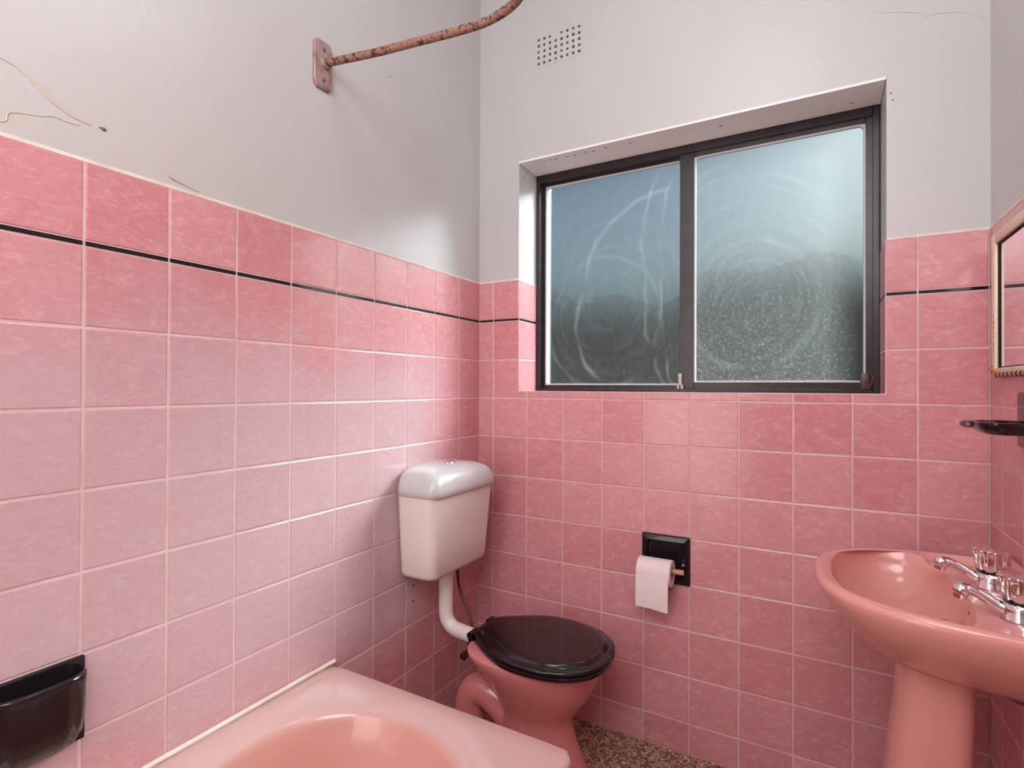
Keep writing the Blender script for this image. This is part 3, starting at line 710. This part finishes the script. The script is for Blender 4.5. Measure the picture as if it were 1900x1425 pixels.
def tap(y, label):
    t = thing('basin_tap', label, 'tap', (1.516, y, .7895), 0, 'pair of chrome basin taps')
    bm = B(); lathe(bm, (0, 0, 0), [(.031, 0), (.0315, .004), (.029, .008), (.028, .022), (.0265, .030), (.023, .034)], 30); obj('tap_body', bm, CHROME, t, 50)
    bm = B(); tube(bm, bez([(-.008, 0, .016), (-.030, .001, .020), (-.052, .002, .034), (-.070, .003, .043), (-.080, .004, .044)], 6), [.016, .0115, .0092, .009, .0105], 16)
    obj('spout', bm, CHROME, t, 60)
    bm = B(); bmesh.ops.create_uvsphere(bm, u_segments=18, v_segments=12, radius=.0150, matrix=Matrix.Translation((-.084, .004, .041)) @ Matrix.Diagonal((1, .95, .92, 1)))
    cyl(bm, (-.085, .004, .038), (-.0875, .004, .025), .0115, .0105, 16); obj('outlet', bm, CHROME, t, 60)
    bm = B(); cyl(bm, (0, 0, .0335), (0, 0, .0375), .0250, n=26); obj('tap_ring', bm, BLACKRING, t, 40)
    pr_ = [(.0240, .0375), (.0275, .045), (.0290, .055), (.0285, .065), (.0300, .074), (.0325, .079), (.0315, .082), (.022, .083), (.006, .084)]
    bm = B(); lathe(bm, (0, 0, 0), pr_, 64, True, (8, 1, [.0, .04, .06, .08, .09, .10, .10, .05, 0])); obj('handle', bm, CHROME, t, 60)
tap(BYC + .074, 'chrome basin tap nearest the window wall')
tap(BYC - .112, 'chrome basin tap cut by the right edge of the photo')

# ------------------------------------------------------------------ paper holder and roll
hol = thing('toilet_paper_holder', 'black ceramic toilet paper holder recessed in the window wall', 'paper holder', (.7516, 0, .6363))
bm = B()
def sq(h, y, r=.004, dz=0, hz=None, dx=0): return [Vector((p_.x + dx, y, p_.y + dz)) for p_ in rrect(0, 0, h, hz or h, r, 0, 5)]
loft(bm, [sq(.079, .0025), sq(.080, -.004), sq(.078, -.0085), sq(.068, -.013), sq(.062, -.014, .008), sq(.059, -.010, .012), sq(.057, -.002, .014), sq(.0565, -.0015, .014)], True, True)
obj('back_plate', bm, BLACKCER, hol, 40)
for s in (-1, 1):
    bm = B(); x = s * .0625; k_ = 1 if s < 0 else .42
    prof = [(-.004, -.030), (-.016, -.030), (-.040, -.016), (-.060, -.010), (-.068, .000), (-.064, .010), (-.050, .018), (-.020, .028), (-.004, .032)]
    loft(bm, [[Vector((x + e, yy * k_, zz - .012)) for yy, zz in prof] for e in (-.005, .005)]); obj('side_arm', bm, BLACKCER, hol, 30)
bm = B(); cyl(bm, (-.062, -.052, -.024), (.0685, -.047, -.024), .0085, n=18); obj('dowel', bm, WOOD, hol, 40)
rol = thing('toilet_roll', 'white toilet roll with its sheet hanging down', 'toilet roll', (.7316, -.055, .6063))
RR, hw_ = .0425, .054
def tubes(r0, r1, a0, a1, m, nm):
    bm = B(); n = 40; ri = []
    for x, r in ((a0, r1), (a1, r1), (a1, r0), (a0, r0)): ri.append([Vector((x, r * math.cos(2 * PI * k / n), r * math.sin(2 * PI * k / n))) for k in range(n)])
    loft(bm, ri + [ri[0]], False, False); bmesh.ops.remove_doubles(bm, verts=bm.verts, dist=1e-6); return obj(nm, bm, m, rol, 40)
tubes(.0215, RR, -hw_, hw_, PAPER, 'paper'); tubes(.0195, .0215, -hw_ + .0005, hw_ - .0005, CARD, 'core')
bm = B(); prof = [(-(RR + .0006) * math.sin(a), (RR + .0006) * math.cos(a)) for a in [math.radians(10 + 9 * k) for k in range(10)]]
prof += [(-.0455, -.02), (-.0475, -.05), (-.0485, -.08), (-.047, -.108)]
rows = []
for q, (y, z) in enumerate(prof):
    tt = q / (len(prof) - 1); rows.append([Vector((hw_ * u - .004 * tt * max(u, 0), y + .0012 * math.sin(3 * u + tt * 4) * tt, z - (.006 * max(u, 0) if q == len(prof) - 1 else 0))) for u in [i / 6 - 1 for i in range(13)]])
top = [[bm.verts.new(p_) for p_ in r] for r in rows]; bot = [[bm.verts.new(p_ + Vector((0, .0004, -.0001))) for p_ in r] for r in rows]
for g_ in (top, bot):
    for a, b_ in zip(g_, g_[1:]):
        for i in range(12): bm.faces.new((a[i], a[i+1], b_[i+1], b_[i]))
n_ = len(top)
for i in range(12): bm.faces.new((top[0][i], top[0][i+1], bot[0][i+1], bot[0][i])); bm.faces.new((top[-1][i], top[-1][i+1], bot[-1][i+1], bot[-1][i]))
for j in range(n_ - 1): bm.faces.new((top[j][0], top[j+1][0], bot[j+1][0], bot[j][0])); bm.faces.new((top[j][12], top[j+1][12], bot[j+1][12], bot[j][12]))
obj('hanging_sheet', bm, PAPER, rol, 60)

# ------------------------------------------------------------------ black soap dish on the left wall (one tile wide)
sd = thing('soap_dish', 'black glazed ceramic soap dish on left wall above the bath', 'soap dish', (0, -1.425, .634))
bm = B()
def fl(h, x, hz, r=.003): return [Vector((x, p_.x, p_.y)) for p_ in rrect(0, 0, h, hz, r, 0, 4)]
loft(bm, [fl(.0735, -.001, .0765), fl(.0735, .005, .0765), fl(.0715, .008, .0745)]); obj('back_plate', bm, BLACKCER, sd, 40)
bm = B()
def pouch(z, hu, dp, inset=0, n=52):
    return [Vector((.006 + max(dp - inset, .0005) * (1 + (.022 * math.cos(13 * a) if z < .02 else 0)) * max(math.sin(a), 0) ** .62, -(hu - inset) * math.copysign(abs(math.cos(a)) ** .72, math.cos(a)), z)) for a in [PI * k / n for k in range(n + 1)]]
out_ = [pouch(-.080, .030, .004), pouch(-.075, .046, .014), pouch(-.064, .057, .028), pouch(-.046, .064, .039), pouch(-.020, .067, .045), pouch(.010, .068, .046), pouch(.040, .0685, .045), pouch(.052, .0695, .0455), pouch(.058, .069, .045)]
in_ = [pouch(.0605, .0675, .0435, .003), pouch(.059, .0665, .041, .005), pouch(.050, .064, .039, .006), pouch(.026, .058, .034, .006), pouch(.008, .045, .026, .005)]
loft(bm, out_ + in_, True, True, True)
obj('pocket', bm, BLACKCER, sd, 60)

# ------------------------------------------------------------------ black soap tray on the right wall
st = thing('soap_tray', 'black ceramic soap tray sticking out of right wall under the mirror', 'soap tray', (W, -.335, 1.13))
bm = B(); loft(bm, [[Vector((x, p_.x, p_.y + .015)) for p_ in rrect(0, 0, h, hz, .006, 0, 4)] for x, h, hz in ((-.001, .077, .06), (-.008, .077, .06), (-.011, .073, .056))]); obj('back_plate', bm, BLACKCER, st, 40)
def tray(z, ex, hy, r): return [Vector((-.006 - ex / 2 + p_.x, p_.y, z)) for p_ in rrect(0, 0, ex / 2, hy, r, 0, 8)]
bm = B(); loft(bm, [tray(-.014, .070, .050, .03), tray(-.012, .082, .060, .034), tray(-.004, .091, .067, .036), tray(.006, .096, .070, .036), tray(.012, .096, .070, .036), tray(.0125, .090, .064, .032), tray(.006, .082, .056, .028), tray(-.001, .070, .045, .022)])
obj('tray', bm, BLACKCER, st, 50)
bm = B(); loft(bm, [[Vector((x, .042 + p_.x, p_.y + .004)) for p_ in rrect(0, 0, h, hz, .003, 0, 4)] for x, h, hz in ((-.09, .018, .008), (-.108, .016, .007), (-.114, .012, .004))]); obj('tray_lip', bm, mat('maroon_ceramic_lip', (.10, .022, .035), .25), st, 40)

# ------------------------------------------------------------------ mirror
mir = thing('framed_mirror', 'cream framed mirror with rusty bottom corner on the right wall', 'mirror', (W, -.31, 1.42))
bm = B(); X = lambda u, v, w: (w, u, v)
hy, z0, z1 = .218, -.170, .170
for a, b_ in (((-.018, hy - .030, z0), (-.002, hy, z1)), ((-.018, -hy, z0), (-.002, -hy + .030, z1)), ((-.018, -hy + .03, z1 - .024), (-.002, hy - .03, z1)), ((-.018, -hy + .03, z0), (-.002, hy - .03, z0 + .012))): box(bm, a, b_, .003, 2)
obj('frame', bm, CREAMP, mir, 40)
bm = B(); slab(bm, -hy + .028, hy - .028, z0 + .010, z1 - .022, -.0085, -.002, [], X); obj('mirror_glass', bm, MIRROR, mir)
bm = B(); slab(bm, -hy + .0295, hy - .0295, z0 + .0115, z1 - .0235, -.0115, -.0086, [(-hy + .033, hy - .033, z0 + .015, z1 - .027)], X); obj('glass_edge', bm, DARK, mir)
def rope(off, m_):
    bm = B(); pts = []
    for k in range(120):
        u = -hy + .02 + (2 * hy - .03) * k / 119; a = u * 210 + off
        pts.append((-.012 + .0042 * math.cos(a), u, z0 - .003 + .0042 * math.sin(a)))
    tube(bm, pts, .0040, 8); return obj('rope_trim', bm, m_, mir, 60)
rope(0, GOLD); rope(PI, mat('dark_rope_strand', (.12, .05, .03), .5))
bm = B()
for k in range(16):
    bmesh.ops.create_icosphere(bm, subdivisions=1, radius=random.uniform(.003, .007), matrix=Matrix.Translation((random.uniform(-.019, -.012), hy - .012 + random.uniform(-.022, .018), z0 + .004 + random.uniform(-.009, .014))))
for v in bm.verts: v.co += Vector([random.uniform(-.0012, .0012) for _ in range(3)])
obj('rust_bloom', bm, ORUST, mir, label='orange rust blister on the bottom corner')
for z_ in (-.03, -.045, -.058, -.07, -.082, -.098, -.118):
    bm = B(); bmesh.ops.create_icosphere(bm, subdivisions=1, radius=.0032, matrix=Matrix.Translation((-.018, hy - .024, z_)) @ Matrix.Diagonal((.4, .7, random.uniform(.8, 2), 1))); obj('rust_spot', bm, ORUST, mir)

# ------------------------------------------------------------------ shower curtain rail
rail = thing('shower_curtain_rail', 'rusty bent steel shower curtain rail on a wall bracket', 'curtain rail', (0, -.805, 2.10))
bm = B()
pl_ = [(-.030, -.050), (.030, -.062), (.030, .054), (.022, .066), (-.022, .066), (-.030, .054)]
pl_ = [(-.031, -.052), (-.021, -.066), (.021, -.066), (.031, -.052), (.031, .054), (.023, .066), (-.023, .066), (-.031, .054)]
loft(bm, [[Vector((x, a * s, b_ * s)) for a, b_ in pl_] for x, s in ((-.002, 1), (.0045, 1), (.0065, .95))]); obj('bracket_plate', bm, PLATE, rail, 30)
for z_ in (.042, -.042):
    bm = B(); lathe(bm, (0, 0, 0), [(.006, 0), (.006, .0015), (.003, .003)], 16)
    for v in bm.verts: v.co = Vector((.006 + v.co.z, v.co.x, v.co.y + z_))
    obj('screw', bm, mat('dull_screw' , (.16, .12, .11), .45, .5), rail, 40)
bm = B(); cyl(bm, (.004, .006, .006), (.016, .006, .006), .017, .0135, 22); obj('socket', bm, PLATE, rail, 40)
bm = B()
rp = [(.006, .006, .008), (.164, .030, .002), (.30, .045, -.002), (.413, .056, -.006)]
A = [(.490, .062, -.006), (.545, .058, -.003), (.590, .044, 0), (.622, .016, 0), (.640, -.03, .0), (.648, -.10, 0), (.650, -.30, 0), (.650, YF + .805 + .002, 0)]
tube(bm, bez(rp + A, 7), .0105, 16); obj('rail_tube', bm, RUST, rail, 60)
